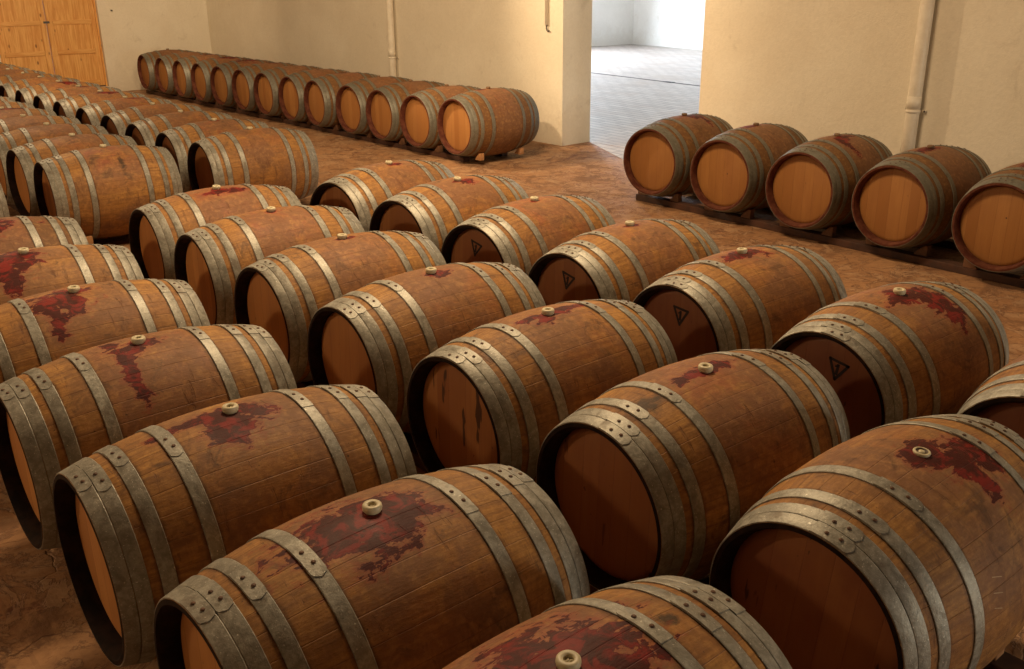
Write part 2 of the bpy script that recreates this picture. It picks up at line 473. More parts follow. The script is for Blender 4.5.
def flush_bung_mesh():
    prof = [(.0185, -.012), (.022, .001), (.0235, .004), (.0220, .007), (.0165, .0075), (.0150, .0045), (.0085, .004), (.0080, .0065), (.0006, .0070)]
    seg = 28; vs, fs, fm = [], [], []
    for r, z in prof:
        for i in range(seg):
            a = 2 * PI * i / seg; vs.append((r * math.cos(a), r * math.sin(a), z))
    for j in range(len(prof) - 1):
        for i in range(seg):
            i2 = (i + 1) % seg
            fs.append((j * seg + i, j * seg + i2, (j + 1) * seg + i2, (j + 1) * seg + i)); fm.append(1 if j in (4, 5) else 0)
    me = mesh_from('flush_bung', vs, fs, [M['bung'], M['bunghole']], fm, True); recalc(me)
    return me
def mark_mesh():
    """upside-down triangle outline with an upright stroke, thin raised char"""
    bm = bmesh.new()
    def bar(p, q, w):
        p, q = Vector(p), Vector(q); d = (q - p); l = d.length; a = math.atan2(d.y, d.x); c = (p + q) / 2
        Mx = Matrix.Translation((c.x, 0, c.y)) @ Matrix.Rotation(-a, 4, 'Y') @ Matrix.Diagonal((l + w * .8, .0016, w, 1))
        bmesh.ops.create_cube(bm, size=1, matrix=Mx)
    T = [(-.040, .034), (.040, .034), (.0, -.040)]
    for i in range(3): bar(T[i], T[(i + 1) % 3], .0105)
    bar((.0, .020), (.0, -.016), .011); bar((.0, .020), (-.010, .012), .006)
    me = bpy.data.meshes.new('branded_mark'); bm.to_mesh(me); bm.free(); me.materials.append(M['mark']); return me
def chalk_mesh(st):
    bm = bmesh.new()
    for (ang, y0, y1, a2) in (st,):
        n = 6
        for i in range(n):
            t0, t1 = i / n, (i + 1) / n
            q = []
            for t in (t0, t1):
                y = y0 + (y1 - y0) * t; a = ang + (a2 - ang) * t
                for da in (-.0035, .0035):
                    r = rad(y) + .0006
                    q.append(bm.verts.new((r * math.sin(a + da), y, r * math.cos(a + da))))
            bm.faces.new((q[0], q[1], q[3], q[2]))
    me = bpy.data.meshes.new('chalk_mark'); bm.to_mesh(me); bm.free(); me.materials.append(M['chalk']); return me

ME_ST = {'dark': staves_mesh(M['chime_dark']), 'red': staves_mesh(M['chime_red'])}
ME_HEAD = head_mesh(); ME_HOOP = [hoop_mesh(h) for h in HOOPS]; ME_BUNG = bung_mesh(); ME_FLUSH = flush_bung_mesh()
ME_BUNGW = ME_BUNG.copy(); ME_BUNGW.materials[0] = M['bung_wood']
ME_MARK = mark_mesh(); ME_CHALK = [chalk_mesh(q) for q in ((1.02, -.125, -.085, 1.06), (1.13, -.135, -.095, 1.17), (1.24, -.140, -.105, 1.28))]

def make_barrel():
    """prototype: Empty at the base > staves, two heads, eight hoops, bung"""
    r = bpy.data.objects.new('wine_barrel', None); COL.objects.link(r); r.empty_display_size = .1
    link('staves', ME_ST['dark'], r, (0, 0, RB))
    link('head', ME_HEAD, r, (0, -H2 + .056, RB)); link('head', ME_HEAD, r, (0, H2 - .056, RB), (0, 0, PI))
    for e in (0, 1):
        for i, h in enumerate(HOOPS):
            link('hoop', ME_HOOP[i], r, (0, -h if e == 0 else h, RB), (0, 0, PI * e))
    link('bung', ME_BUNG, r, (0, 0, 2 * RB))
    return r
PROTO = make_barrel()
USED = [False]
LIFT = .05
def barrel(x, y, yaw, roll, label, group, spills=(), bloom=.6, red=False, scale=1.0, mark=None, head_tint=0.0, drip=0.0, flush=False, chalk=False, lap=.16, soot=None, age=0.0):
    if not USED[0]:
        r = PROTO; kids = list(r.children); USED[0] = True
    else:
        r = PROTO.copy(); COL.objects.link(r); kids = []
        for ch in PROTO_KIDS:
            c = ch.copy(); COL.objects.link(c); c.parent = r; kids.append(c)
    rot = Euler((0, roll, -yaw)); r.rotation_euler = rot; r.scale = (scale,) * 3
    c = Vector((x, y + .007, LIFT + RB * scale)); r.location = c - rot.to_matrix() @ Vector((0, 0, RB * scale))
    tag(r, label, 'barrel', group)
    hi = 0
    for ch in kids:
        nm = ch.name.split('.')[0]
        if nm == 'staves':
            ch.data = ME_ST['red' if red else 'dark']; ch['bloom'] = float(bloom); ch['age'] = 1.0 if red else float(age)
            ch['soot'] = [float(soot[0]), float(soot[1]), 0.0] if soot else [9.0, 9.0, 0.0]
            ch['soot_reach'] = [float(soot[2]), float(soot[3]), 0.0] if soot else [.1, .1, 0.0]
            sp = list(spills) + [None] * 3
            for i in range(3):
                s = sp[i]
                ch['spill%d' % (i + 1)] = [float(s[0]), float(s[1]), 0.0] if s else [9.0, 9.0, 0.0]
                ch['reach%d' % (i + 1)] = [float(s[2]), float(s[3]), 1.0] if s else [.01, .01, .0]
        elif nm == 'head':
            ch['age'] = 1.0 if red else 0.0; ch['head_tint'] = float(head_tint); ch['drip'] = float(drip)
            if mark and ch.location.y < 0:
                m = link('branded_mark', ME_MARK, ch, (mark[0], -.0088, mark[1]), (0, mark[2], 0))
        elif nm == 'hoop':
            ch['age'] = 1.0 if red else 0.0
            # each hoop's riveted lap sits at its own place near the top
            a = lap + rnd.uniform(-.10, .10)
            back = ch.location.y > 0
            ch.rotation_euler = (0, 0, PI * back) if False else Euler((0, a if not back else -a, PI * back), 'XYZ')
        elif nm == 'bung':
            ch.rotation_euler = (0, 0, rnd.uniform(0, 6))
            if flush: ch.data = ME_FLUSH
            if red: ch.data = ME_BUNGW
    for q in (ME_CHALK if chalk else []): link('chalk_mark', q, r, (0, 0, RB))
    return r
PROTO_KIDS = []
for ch in PROTO.children: PROTO_KIDS.append(ch)

GA = 'barrels of the row closest to the camera'; GB = 'barrels of the second main row'; GC = 'barrels of the third main row'
GP = 'barrels of the far block beside the aisle'; GQ = 'barrels of the far block behind'; GX = 'barrels along the plaster wall with the drain pipe'; GW = 'barrels lined along the long back wall'
# x, y, yaw, roll, label, spills ((u, v, reach u, reach v) metres from the bung), options
A = [
 (-1.056, 1.006, -0.03, 0.03, 'oak barrel cut off by the bottom edge, cream bung in a broad red wine pool', [(-.02, 0, .15, .11), (.02, .07, .12, .06)], dict(bloom=.9, soot=(.27, .02, .025, .018))),
 (-1.754, 1.031, -0.007, -0.006, 'oak barrel with big dark splash spreading before its bung, orange clean belly side', [(-.075, .02, .13, .085), (.03, .0, .06, .045), (.0, .05, .08, .03)], dict(bloom=.35)),
 (-2.511, 1.02, 0.012, -0.006, 'oak barrel with jagged crimson spider stain below its bung, next behind the frontmost full one', [(-.02, .05, .07, .07), (-.12, .0, .09, .02), (.05, .03, .06, .035)], dict(bloom=.2)),
 (-3.28, 1.026, 0, 0.03, 'oak barrel with a long wine runnel falling in front of its bung', [(.0, .01, .06, .028), (-.085, .10, .022, .13), (-.05, .03, .05, .03)], dict(bloom=.7)),
 (-4.06, 1.044, 0.02, 0.06, 'oak barrel with wide purple stain and whitish film at its bung', [(-.07, .05, .09, .08), (-.02, .0, .07, .03), (-.11, .13, .035, .09)], dict(bloom=.2)),
 (-4.83, 1.055, 0.02, 0.05, 'oak barrel showing only its back half, ragged wine stain down from bung', [(-.06, .04, .08, .09), (-.11, .12, .04, .11)], dict(bloom=.15)),
 (-5.63, 1.051, 0, 0, 'greyish brown barrel at the aisle end of its row, rear hoops showing', [(-.03, .06, .16, .05), (.05, .10, .04, .06)], dict(bloom=.5, age=.9)),
]
B = [
 (-1.068, 2.3, -0.006, 0.087, 'huge front oak barrel with flush ringed bung and star shaped stain', [(.02, .01, .06, .05), (.10, .07, .08, .06), (.07, .13, .03, .08), ], dict(bloom=.45, flush=True, chalk=True, head_tint=.75, drip=.9)),
 (-1.794, 2.317, 0.031, 0.036, 'oak barrel with pink tinged belly and sooty smudge on its front hoop', [(-.01, .0, .11, .022), (.08, -.01, .08, .018)], dict(bloom=.75, head_tint=.6, drip=.6, soot=(-.30, .03, .07, .05))),
 (-2.537, 2.31, 0, 0.02, 'oak barrel with thin red smears beside bung and black drip on head', [(.0, .0, .09, .024), (-.06, .04, .04, .02), (.10, -.01, .06, .02)], dict(bloom=.45, head_tint=.42, drip=.9)),
 (-3.28, 2.295, 0, 0.045, 'oak barrel with a small dark puddle round its bung, lit front hoops', [(.01, .02, .045, .03)], dict(bloom=.6, head_tint=.3)),
 (-4.036, 2.31, -0.004, 0.02, 'oak barrel with nearly clean belly and only a faint blush at bung', [(.02, .01, .035, .012)], dict(bloom=.55, head_tint=.15)),
 (-4.821, 2.324, 0.021, 0.057, 'oak barrel with rosy belly and narrow smear under its bung', [(.0, .015, .03, .014)], dict(bloom=.95, head_tint=.15)),
 (-5.587, 2.351, 0.013, 0.06, 'oak barrel at the aisle end with branching red streaks over a pink belly', [(.02, .05, .09, .03), (.10, .05, .07, .025), (-.05, .06, .05, .02)], dict(bloom=1.0, head_tint=.1)),
]
C = [
 (-1.02, 3.5, 0, -0.02, 'barrel mostly cut off by the frame beyond the star stained one', [], dict(mark=(.06, .09, .1), head_tint=.85)),
 (-1.788, 3.521, 0.027, 0.035, 'oak barrel with triangle brand and large map shaped wine stain down its side', [(.01, .02, .085, .055), (.09, .09, .07, .09), (.12, .17, .05, .06)], dict(bloom=.6, mark=(.03, .135, .12), head_tint=.85)),
 (-2.55, 3.545, 0.028, -0.034, 'triangle branded barrel with short black spill behind its bung', [(.04, .01, .07, .05), (-.06, .0, .06, .04)], dict(bloom=.5, mark=(.01, .135, .1), head_tint=.85)),
 (-3.262, 3.541, -0.021, 0.008, 'triangle branded barrel with plain belly and tiny damp patch at bung', [(.02, .01, .04, .018)], dict(bloom=.65, mark=(-.02, .13, .2), head_tint=.65)),
 (-4.032, 3.561, -0.07, 0.042, 'triangle branded barrel with rosy top, fourth along from the frame edge', [(.0, .01, .03, .012)], dict(bloom=.85, mark=(-.03, .135, .2), head_tint=.6)),
 (-4.817, 3.586, -0.08, 0.12, 'barrel with cracked star stain by its bung and knotted reddish head', [(.04, .03, .055, .035)], dict(bloom=.6, head_tint=.45, drip=.5)),
 (-5.565, 3.576, -0.12, 0.09, 'barrel at the aisle end with stub of dark stain beside bung, branded head', [(.03, .02, .035, .02)], dict(bloom=.6, mark=(.03, .08, .2), head_tint=.5)),
]
X = [
 (-5.613, 6.766, -0.06, 0, 'barrel beside the passage opening, wine vein running back over its belly', [(.06, .05, .10, .05), (.12, .12, .03, .07)]),
 (-4.821, 6.734, -0.045, 0, 'second wall barrel from the passage, knot high on its head', [(-.05, -.02, .10, .03)]),
 (-4.059, 6.723, -0.03, 0, 'middle barrel of the pipe wall row, zigzag wine trickle towards its hoop', [(.02, .03, .09, .035), (-.09, .13, .03, .10), (-.03, .08, .05, .03)]),
 (-3.316, 6.736, 0.004, 0, 'wall barrel standing under the drain pipe, red puddle before its bung', [(-.05, .0, .11, .035)]),
 (-2.559, 6.687, -0.022, 0, 'wall barrel cut by the frame edge, pale cross scratch on its head', [(-.02, .0, .12, .05)]),
]
for d in A: barrel(*d[:5], GA, d[5], lap=.10, **d[6])
for d in B: barrel(*d[:5], GB, d[5], lap=.08, **d[6])
for d in C: barrel(*d[:5], GC, d[5], lap=.05, **d[6])
for d in X:
    barrel(*d[:5], GX, d[5], red=True, scale=1.022, bloom=.35, lap=.0)
P = [(-7.667, 3.592, 0.03, 0.014), (-8.389, 3.593, 0.012, 0.04), (-9.141, 3.596, -0.02, 0.024), (-9.904, 3.619, -0.03, 0.023), (-10.673, 3.618, -0.02, 0.02), (-11.438, 3.61, 0, 0), (-12.203, 3.61, 0, 0), (-12.968, 3.61, 0, 0), (-13.733, 3.61, 0, 0), (-14.498, 3.61, 0, 0), (-15.263, 3.61, 0, 0), (-16.028, 3.61, 0, 0), (-16.793, 3.61, 0, 0), (-17.558, 3.61, 0, 0)]
PL = ['big barrel of the far block heading its aisle row, smooth side fully seen',
      'second barrel from the aisle in far block, hoops shining low beside black gap',
      'third barrel from the aisle in the far block, orange brown with clean bung',
      'fourth barrel from the aisle in the far block, russet top behind paler bung',
      'fifth barrel of the far block aisle row, thin wine trace behind bung',
      'sixth barrel of the far block aisle row, dull purple patch on its belly',
      'seventh barrel of the far block aisle row, reddish top',
      'eighth barrel of the far block aisle row, purple patch tipping over its far side',
      'ninth barrel of the far block aisle row, its dark head showing a thin crescent',
      'tenth barrel of the far block aisle row, below the pine door latch',
      'eleventh barrel of the far block aisle row, only its crown visible',
      'twelfth barrel of the far block aisle row, second from the door side',
      'thirteenth barrel of the far block aisle row, one short of the pine door',
      'last barrel of the far block aisle row, closest to the pine door']
PS = {4: [(.10, .03, .07, .02)], 5: [(.07, .02, .08, .05)], 7: [(.09, .05, .09, .05)], 6: [(.05, .0, .05, .03)], 1: [(.0, .01, .03, .01)]}
for i, (d, l) in enumerate(zip(P, PL)): barrel(*d, l, GP, PS.get(i, []), bloom=.6 + .3 * (i % 3 == 1), head_tint=.35 + .2 * (i % 2), lap=.1)
Q = [(-7.614, 2.359, 0.027, 0.029), (-8.37, 2.36, -0.02, 0.05), (-9.15, 2.39, 0, 0), (-9.883, 2.39, 0, 0), (-10.633, 2.39, 0, 0), (-11.383, 2.39, 0, 0), (-12.133, 2.39, 0, 0), (-12.883, 2.39, 0, 0)]
QL = ['broad barrel heading the far block second row, streaky grey red belly',
      'barrel just behind the broad streaky one, shadow band across its front hoops',
      'third barrel in the second row of the far block, low plain bung',
      'fourth barrel in the second row of the far block, pale hoops over its end',
      'fifth barrel in the far block second row, red wash beside bung at frame edge',
      'sixth barrel in the second row of the far block, only its rear end showing',
      'seventh barrel in the second row of the far block, a sliver of rear hoops',
      'eighth barrel in the second row of the far block, barely entering the frame',
      ]
for i, (d, l) in enumerate(zip(Q, QL)): barrel(*d, l, GQ, [(.08, .02, .10, .03)] if i == 4 else [], soot=(.05, .24, .03, .12) if i == 0 else None, bloom=.95 if i == 0 else .6, head_tint=.12, lap=.1)
barrel(-7.62, 1.1, 0, 0, 'barrel of which only the pale rear hoops enter beside the streaky one', GQ)
W = [(-17.276, 6.72), (-16.465, 6.72), (-15.708, 6.72), (-14.963, 6.72), (-14.231, 6.72), (-13.484, 6.72), (-12.774, 6.72), (-12.029, 6.72), (-11.328, 6.72), (-10.513, 6.72), (-9.81, 6.72), (-9.085, 6.72), (-8.365, 6.75)]
WL = ['farthest barrel of the back wall row, standing against the side wall by the corner',
      'second barrel out from the room corner in the back wall row',
      'third barrel out from the room corner in the back wall row',
      'fourth barrel from the room corner, wine blotched top and bright narrow head',
      'fifth barrel from the room corner, top smeared dark red',
      'sixth barrel from the room corner, small knot on its head',
      'middle barrel of the back wall row, pale scratch across its head',
      'eighth barrel from the room corner in the back wall row',
      'fifth barrel from the passage pier in the back wall row, small dark puddle on top',
      'fourth barrel from the passage pier, white specks on its front hoop',
      'third barrel from the passage pier, top line broken by the thin wall pipe',
      'second barrel from the passage pier in the back wall row',
      'end barrel of the back wall row beside the pier, whole flank and wedges visible']
WS = {3: [(.05, .0, .14, .09)], 4: [(.05, .0, .15, .09)], 2: [(.08, .0, .1, .05)], 8: [(-.02, .0, .06, .025)], 5: [(.08, 0, .1, .05)], 12: [(-.1, -.02, .04, .03)]}
for i, (d, l) in enumerate(zip(W, WL)):
    barrel(*d, (rnd.uniform(-.03, .03) if i < 12 else -.02), 0, l, GW, WS.get(i, []), bloom=.5 if i < 12 else .8, red=True, scale=1.015 if i < 12 else 1.05, lap=.0)

# ------------------------------------------------------------------ racks: timber rails under each row, wedges at the barrels
def rail(row, t, label, group, s=1.0, h=.055, wd=.09, e0=.42, e1=.42):
    (x0, y0), (x1, y1) = row[0][:2], row[-1][:2]
    d = Vector((x1 - x0, y1 - y0, 0)); ln = d.length; d.normalize(); n = Vector((0, 1, 0)) * t
    a = Vector((x0, y0, 0)) - d * e0 + n; b = Vector((x1, y1, 0)) + d * e1 + n
    c = (a + b) / 2; o = box('rack_rail', (c.x, c.y, h / 2), ((b - a).length, wd, h), M['timber'], 0, .006)
    o.rotation_euler.z = math.atan2(d.y, d.x); tag(o, label, 'rail', group)
    o.location.z = h / 2
    return o
GR = 'timber rails under the barrels'
for nm, row, s in (('row closest to the camera', A, 1), ('second main row', B, 1), ('third main row', C, 1), ('far block aisle row', P, 1), ('second row of the far block', Q, 1), ('back wall row', W, 1.02), ('pipe wall row', X, 1.022)):
    rr = [r[:2] for r in row]
    if nm.startswith('pipe'): rr = rr + [(rr[-1][0] + .8, rr[-1][1])]
    ee = dict(e0=.42, e1=-.05) if nm.startswith('back') else dict(e0=.25) if nm.startswith('pipe') else {}
    rail(rr, -.27 * s, 'dark timber rail under the barrel fronts of the ' + nm, GR, **ee)
    rail(rr, .27 * s, 'dark timber rail under the barrel backs of the ' + nm, GR, **ee)

def wedge_mesh():
    l, w, h = .095, .055, .075
    vs = [(0, -w / 2, 0), (l, -w / 2, 0), (l, -w / 2, h), (l * .72, -w / 2, h), (0, -w / 2, .012)]
    vs += [(x, w / 2, z) for x, _, z in vs]
    fs = [(4, 3, 2, 1, 0), (5, 6, 7, 8, 9), (0, 1, 6, 5), (1, 2, 7, 6), (2, 3, 8, 7), (3, 4, 9, 8), (4, 0, 5, 9)]
    me = mesh_from('wooden_wedge', vs, fs, [M['wedge']], None, False); recalc(me)
    bm = bmesh.new(); bm.from_mesh(me); bmesh.ops.bevel(bm, geom=bm.edges[:], offset=.0025, segments=1, affect='EDGES'); bm.to_mesh(me); bm.free()
    return me
ME_WEDGE = wedge_mesh(); ME_WEDGE2 = ME_WEDGE.copy(); ME_WEDGE2.materials[0] = M['wedge_dark']
def wedges(x, y, s, label, group, sides=(1, -1), fronts=(-1, 1)):
    for f in fronts:
        for sd in sides:
            r = rad(.24) * s; zc = LIFT + RB * s
            dx = math.sqrt(max(0, r * r - (zc - .133) ** 2)) - .058
            yy = y + f * .27 * s
            o = bpy.data.objects.new('wooden_wedge', ME_WEDGE2 if ('row' in group) else ME_WEDGE); COL.objects.link(o)
            o.location = (x + sd * dx, yy, .055); o.rotation_euler = (0, 0, 0 if sd > 0 else PI)
            tag(o, label, 'wedge', group)
def zof(row): pass
for (x, y) in [r[:2] for r in X]: wedges(x, y, 1.022, 'small wooden wedge holding a pipe wall row barrel on its dark rail', 'wedges of the pipe wall row', fronts=(-1,))
for (x, y) in [r[:2] for r in W[:-1]]: wedges(x, y, 1.015, 'small wooden wedge holding a back wall row barrel on its rail', 'wedges of the back wall row', fronts=(-1,))
wedges(W[-1][0], W[-1][1], 1.05, 'pale wooden wedge under the end barrel beside the pier', 'wedges under the end barrel', sides=(1,))
wedges(P[0][0], P[0][1], 1, 'wooden wedge under the big barrel heading the far block aisle row', 'wedges under the far block heading barrel', sides=(1,))
wedges(Q[0][0], Q[0][1], 1, 'wooden wedge under the broad streaky barrel, above the aisle floor', 'wedges under the streaky barrel', sides=(1,))
for (x, y) in (B[0][:2], C[1][:2], B[-1][:2], A[-1][:2]):
    wedges(x, y, 1, 'wooden wedge on a rail between barrels of the main block', 'wedges of the main block', sides=(1,))

# ------------------------------------------------------------------ room
AZ = math.radians(180)
PIER = Vector((-8.46, 7.96, 0))
DW = Vector((math.cos(AZ), math.sin(AZ), 0))         # along the back wall, towards the far corner
NW = Vector((-math.sin(AZ), math.cos(AZ), 0)) * -1   # out of the cellar
if NW.y < 0: NW = -NW
HT = 4.8; TH = .47
def wall_piece(name, a, b, th, nrm, mat, z0=0.0, z1=HT):
    """slab from a to b (floor points on its visible face), thickness along nrm"""
    vs = []
    for z in (z0, z1):
        for p in (a, b, b + nrm * th, a + nrm * th): vs.append((p.x, p.y, z))
    fs = [(0, 1, 5, 4), (1, 2, 6, 5), (2, 3, 7, 6), (3, 0, 4, 7), (4, 5, 6, 7), (3, 2, 1, 0)]
    me = mesh_from(name, vs, fs, [mat], None, False); recalc(me)
    return struct(link(name, me))
corner = PIER + DW * 9.80
LEFTX = corner.x
wall_piece('wall_back', PIER, corner + DW * .3, TH, NW, M['wall'])
openr = PIER - DW * 2.05
wall_right_end = PIER - DW * 16.5
wall_piece('wall_right', openr, wall_right_end, TH, NW, M['wall'])
wall_piece('wall_lintel', openr, PIER, TH, NW, M['wall'], 3.2, HT)
# side wall with door opening; its plane runs from the corner towards the camera side
LA = math.radians(268.6)
DL = Vector((math.cos(LA), math.sin(LA), 0)); NL = Vector((-1, .03, 0)).normalized()
def onleft(y): t = (y - corner.y) / DL.y; return corner + DL * t
dy1, dy0 = 5.97, 4.27
TL = .6
wall_piece('wall_left', corner, onleft(dy1), TL, NL, M['wall'])
wall_piece('wall_left_near', onleft(dy0), onleft(-5), TL, NL, M['wall'])
wall_piece('wall_left_above', onleft(dy1), onleft(dy0), TL, NL, M['wall'], 2.75, HT)
wall_piece('wall_left_sill', onleft(dy1), onleft(dy0), TL, NL, M['wall'], 0, .10)
fx = wall_right_end.x
wall_piece('wall_near', Vector((LEFTX - 1, -5, 0)), Vector((fx + .5, -5, 0)), .3, Vector((0, -1, 0)), M['wall'])
wall_piece('wall_side', Vector((fx, -5, 0)), Vector((fx, wall_right_end.y + .5, 0)), .3, Vector((1, 0, 0)), M['wall'])
def slab(name, pts, z, mat, th=.1):
    n = len(pts); vs = [(p[0], p[1], z) for p in pts] + [(p[0], p[1], z - th) for p in pts]
    fs = [tuple(range(n)), tuple(range(2 * n - 1, n - 1, -1))] + [(i, i + n, (i + 1) % n + n, (i + 1) % n) for i in range(n)]
    me = mesh_from(name, vs, fs, [mat], None, False); recalc(me); return struct(link(name, me))
bk = lambda t, o=0.0: (PIER + DW * t + NW * o)
pB0, pB1 = bk(11.2, TH), bk(-17, TH)
slab('floor', [(LEFTX - 1, -5.3), (fx + .6, -5.3), (pB1.x, pB1.y), (pB0.x, pB0.y)], 0, M['floor'])
slab('ceiling', [(LEFTX - 1, -5.3), (fx + .6, -5.3), (pB1.x, pB1.y), (pB0.x, pB0.y)], HT + .1, M['ceiling'])
# the hall beyond the passage
OC = Vector((-19.9, 21.5, 0)); OA = math.radians(171.5)
oR = Vector((math.cos(OA), math.sin(OA), 0)); oL = Vector((math.cos(OA - PI / 2), math.sin(OA - PI / 2), 0)) * -1
if oL.y > 0: oL = -oL
HO = 5.2
nO = Vector((-oR.y, oR.x, 0));  nO = nO if nO.y > 0 else -nO
wall_piece('wall_hall_back', OC, OC - oR * 24, .3, nO, M['wall_out'], 0, HO)
nl2 = -oR if (-oR).x < 0 else oR
gate0, gate1 = 3.6, 8.6
wall_piece('wall_hall_left', OC, OC + oL * gate0, .3, nl2, M['wall_out'], 0, HO)
wall_piece('wall_hall_left_near', OC + oL * gate1, OC + oL * 13, .3, nl2, M['wall_out'], 0, HO)
wall_piece('wall_hall_left_above', OC + oL * gate0, OC + oL * gate1, .3, nl2, M['wall_out'], 4.2, HO)
e1 = OC - oR * 24
wall_piece('wall_hall_right', e1, e1 + oL * ((e1.y - 8.45) / -oL.y), .3, -nl2, M['wall_out'], 0, HO)
f3 = OC + oL * 14 + nl2 * .4
slab('floor_hall', [(pB0.x, pB0.y), (pB1.x, pB1.y), (e1.x + 1, e1.y), ((OC + nO * .4).x, (OC + nO * .4).y), (OC.x + nl2.x * .4, OC.y), (f3.x, f3.y)], -.002, M['pavers'])
slab('floor_passage', [(-8.43, 8.40), (-7.26, 7.80), (-6.4, 7.38), (-5.6, 7.3), (-5.6, 7.9), (-6.36, 7.96), (-6.36, 8.40)], .003, M['pavers'], .05)  # diagonal paver edge shaped along the daylight boundary, building that light edge in
slab('ceiling_hall', [(pB0.x - 3, pB0.y), (pB1.x, pB1.y), (e1.x + 1, e1.y), ((OC + nO * .5).x - 1, (OC + nO * .5).y), (f3.x - 1, f3.y)], HO + .1, M['ceiling_hall'])
# channel drain across the hall floor
d0, d1 = Vector((-17.5, 14.93, 0)), Vector((-7.5, 13.8, 0)); dd = (d1 - d0).normalized()
dm = bpy.data.objects.new('channel_drain', None); COL.objects.link(dm); dm.location = (d0 + d1) / 2
tag(dm, 'narrow dark channel drain crossing the bright paved hall floor', 'drain')
o = box('channel', (0, 0, .002), ((d1 - d0).length, .035, .006), M['grate']); o.parent = dm; o.rotation_euler.z = math.atan2(dd.y, dd.x)
o = box('grate_cover', ((-12.3) - (-12.5), -.022, .004), (.22, .10, .010), M['grate'], 0, .003); o.parent = dm; o.rotation_euler.z = math.atan2(dd.y, dd.x)

# pine double door in the side wall
dp = (onleft(dy0) + onleft(dy1)) / 2 + NL * .16
door = bpy.data.objects.new('door_1', None); COL.objects.link(door); door.location = (dp.x, dp.y, .10)
door.rotation_euler.z = math.atan2(DL.y, DL.x) + PI / 2
door['kind'] = 'structure'
WD = dy1 - dy0; HD = 2.65
def dbox(name, cy, cz, sy, sz, th, off=0.0, across=0.0, mat=None, bev=.004, parent=None):
    o = box(name, (off, cy, cz), (th, sy, sz), mat or M['pine'], 0, bev); o.parent = parent or door; o['across'] = float(across); return o
lw = WD / 2
for s in (-1, 1):
    cy = s * lw / 2
    leaf = dbox('door_leaf', cy, HD / 2, lw - .008, HD, .03, 0, 0)
    for k_ in (-1, 1):
        dbox('stile', cy * 1 + k_ * (lw / 2 - .055), HD / 2, .095, HD - .01, .022, .024, 0, parent=door)
    for z in (.065, .62, 1.12, 1.63, 2.12, 2.58):
        dbox('door_rail', cy, z, lw - .21, .075 if z > .1 else .12, .020, .023, 1)
dbox('lock_plate', 0, 1.13, .10, .035, .008, .040, 1, M['steel'], .001)
dbox('door_stop', .0, -.01 + .012, WD, .035, .05, .03, 1, M['timber'])
for s in (-1, 1): dbox('door_jamb', s * (WD / 2 - .012), HD / 2, .03, HD, .10, .02, 0)

# pipes on the walls
def tube(name, pts, r, mat, parent=None, seg=20, loc=None):
    loc = Vector(loc) if loc else Vector((0, 0, 0))
    bm = bmesh.new(); rings = []
    P_ = [Vector(p) - loc for p in pts]
    for i, p in enumerate(P_):
        t = (P_[min(i + 1, len(P_) - 1)] - P_[max(i - 1, 0)]).normalized()
        u_ = t.orthogonal() if i == 0 else (rings_u - t * rings_u.dot(t))
        u_.normalize(); rings_u = u_; w_ = t.cross(u_)
        rings.append([bm.verts.new(p + u_ * r * math.cos(2 * PI * k_ / seg) + w_ * r * math.sin(2 * PI * k_ / seg)) for k_ in range(seg)])
    for a, b in zip(rings, rings[1:]):
        for k_ in range(seg): bm.faces.new((a[k_], a[(k_ + 1) % seg], b[(k_ + 1) % seg], b[k_])).smooth = True
    bm.faces.new(rings[0]); bm.faces.new(rings[-1])
    bmesh.ops.recalc_face_normals(bm, faces=bm.faces)
    me = bpy.data.meshes.new(name); bm.to_mesh(me); bm.free(); me.materials.append(mat)
    return link(name, me, parent, loc if parent is None else loc)
def pipe(t, r, label, zc, name='drain_pipe'):
    c = bk(t) - NW * (r + .012)
    root = bpy.data.objects.new(name, None); COL.objects.link(root); root.location = (c.x, c.y, 0); tag(root, label, 'pipe')
    tube('pipe_run', [(0, 0, 0.0), (0, 0, zc - .03), (0, 0, zc + .1), (0, 0, HT)], r, M['pipe'], root)
    tube('pipe_socket', [(0, 0, zc - .005), (0, 0, zc + .10)], r * 1.04, M['pipe'], root)
    # clamp ring and its wall lug
    tube('pipe_clamp', [(0, 0, zc - .035), (0, 0, zc - .012)], r * 1.12, M['pipe'], root)
    w = box('clamp_lug', (0, 0, 0), (r * 3.2, .010, .022), M['pipe'], 0, .001); w.parent = root
    w.location = (NW.x * (r * .9), NW.y * (r * .9), zc - .024); w.rotation_euler.z = AZ
    for sgn in (-1, 1):
        b_ = tube('screw', [(0, 0, 0), (NW.x * -.012, NW.y * -.012, 0)], .008, M['steel'], root)
        q = DW * sgn * r * 1.45; b_.location = (q.x + NW.x * (r * .8), q.y + NW.y * r * .8, zc - .024)
    return root
pipe(-4.38, .056, 'thick cream drain pipe on the wall above the barrel row, clamp low down', .86)
pipe(3.49, .050, 'thin cream pipe rising from behind the back wall barrel row', .86, 'wall_pipe')
# conduit ending in a bent tip near the pier
c = bk(.26) - NW * .022
root = bpy.data.objects.new('hanging_conduit', None); COL.objects.link(root); root.location = (c.x, c.y, 1.32); tag(root, 'short vertical conduit ending in a bent tip high on the pier wall', 'conduit')
tube('conduit_tube', [(0, 0, .06), (0, 0, 3.1)], .020, M['pipe'], root)
tube('cable_end', [(0, 0, .08), (0, 0, .03), (DW.x * -.012, 0, .0), (DW.x * -.03, 0, -.012), (DW.x * -.045, 0, .004)], .009, M['steel'], root)
# nail in the side wall
nl = onleft(6.2); nv = tube('wall_nail', [(0, 0, 0), (-NL.x * .05, -NL.y * .05, .0)], .012, M['steel'], None)
nv.location = (nl.x, nl.y, 1.40); tag(nv, 'small dark nail in the plaster beside the pine door', 'nail')
# crack marking the corner is left to the geometry itself

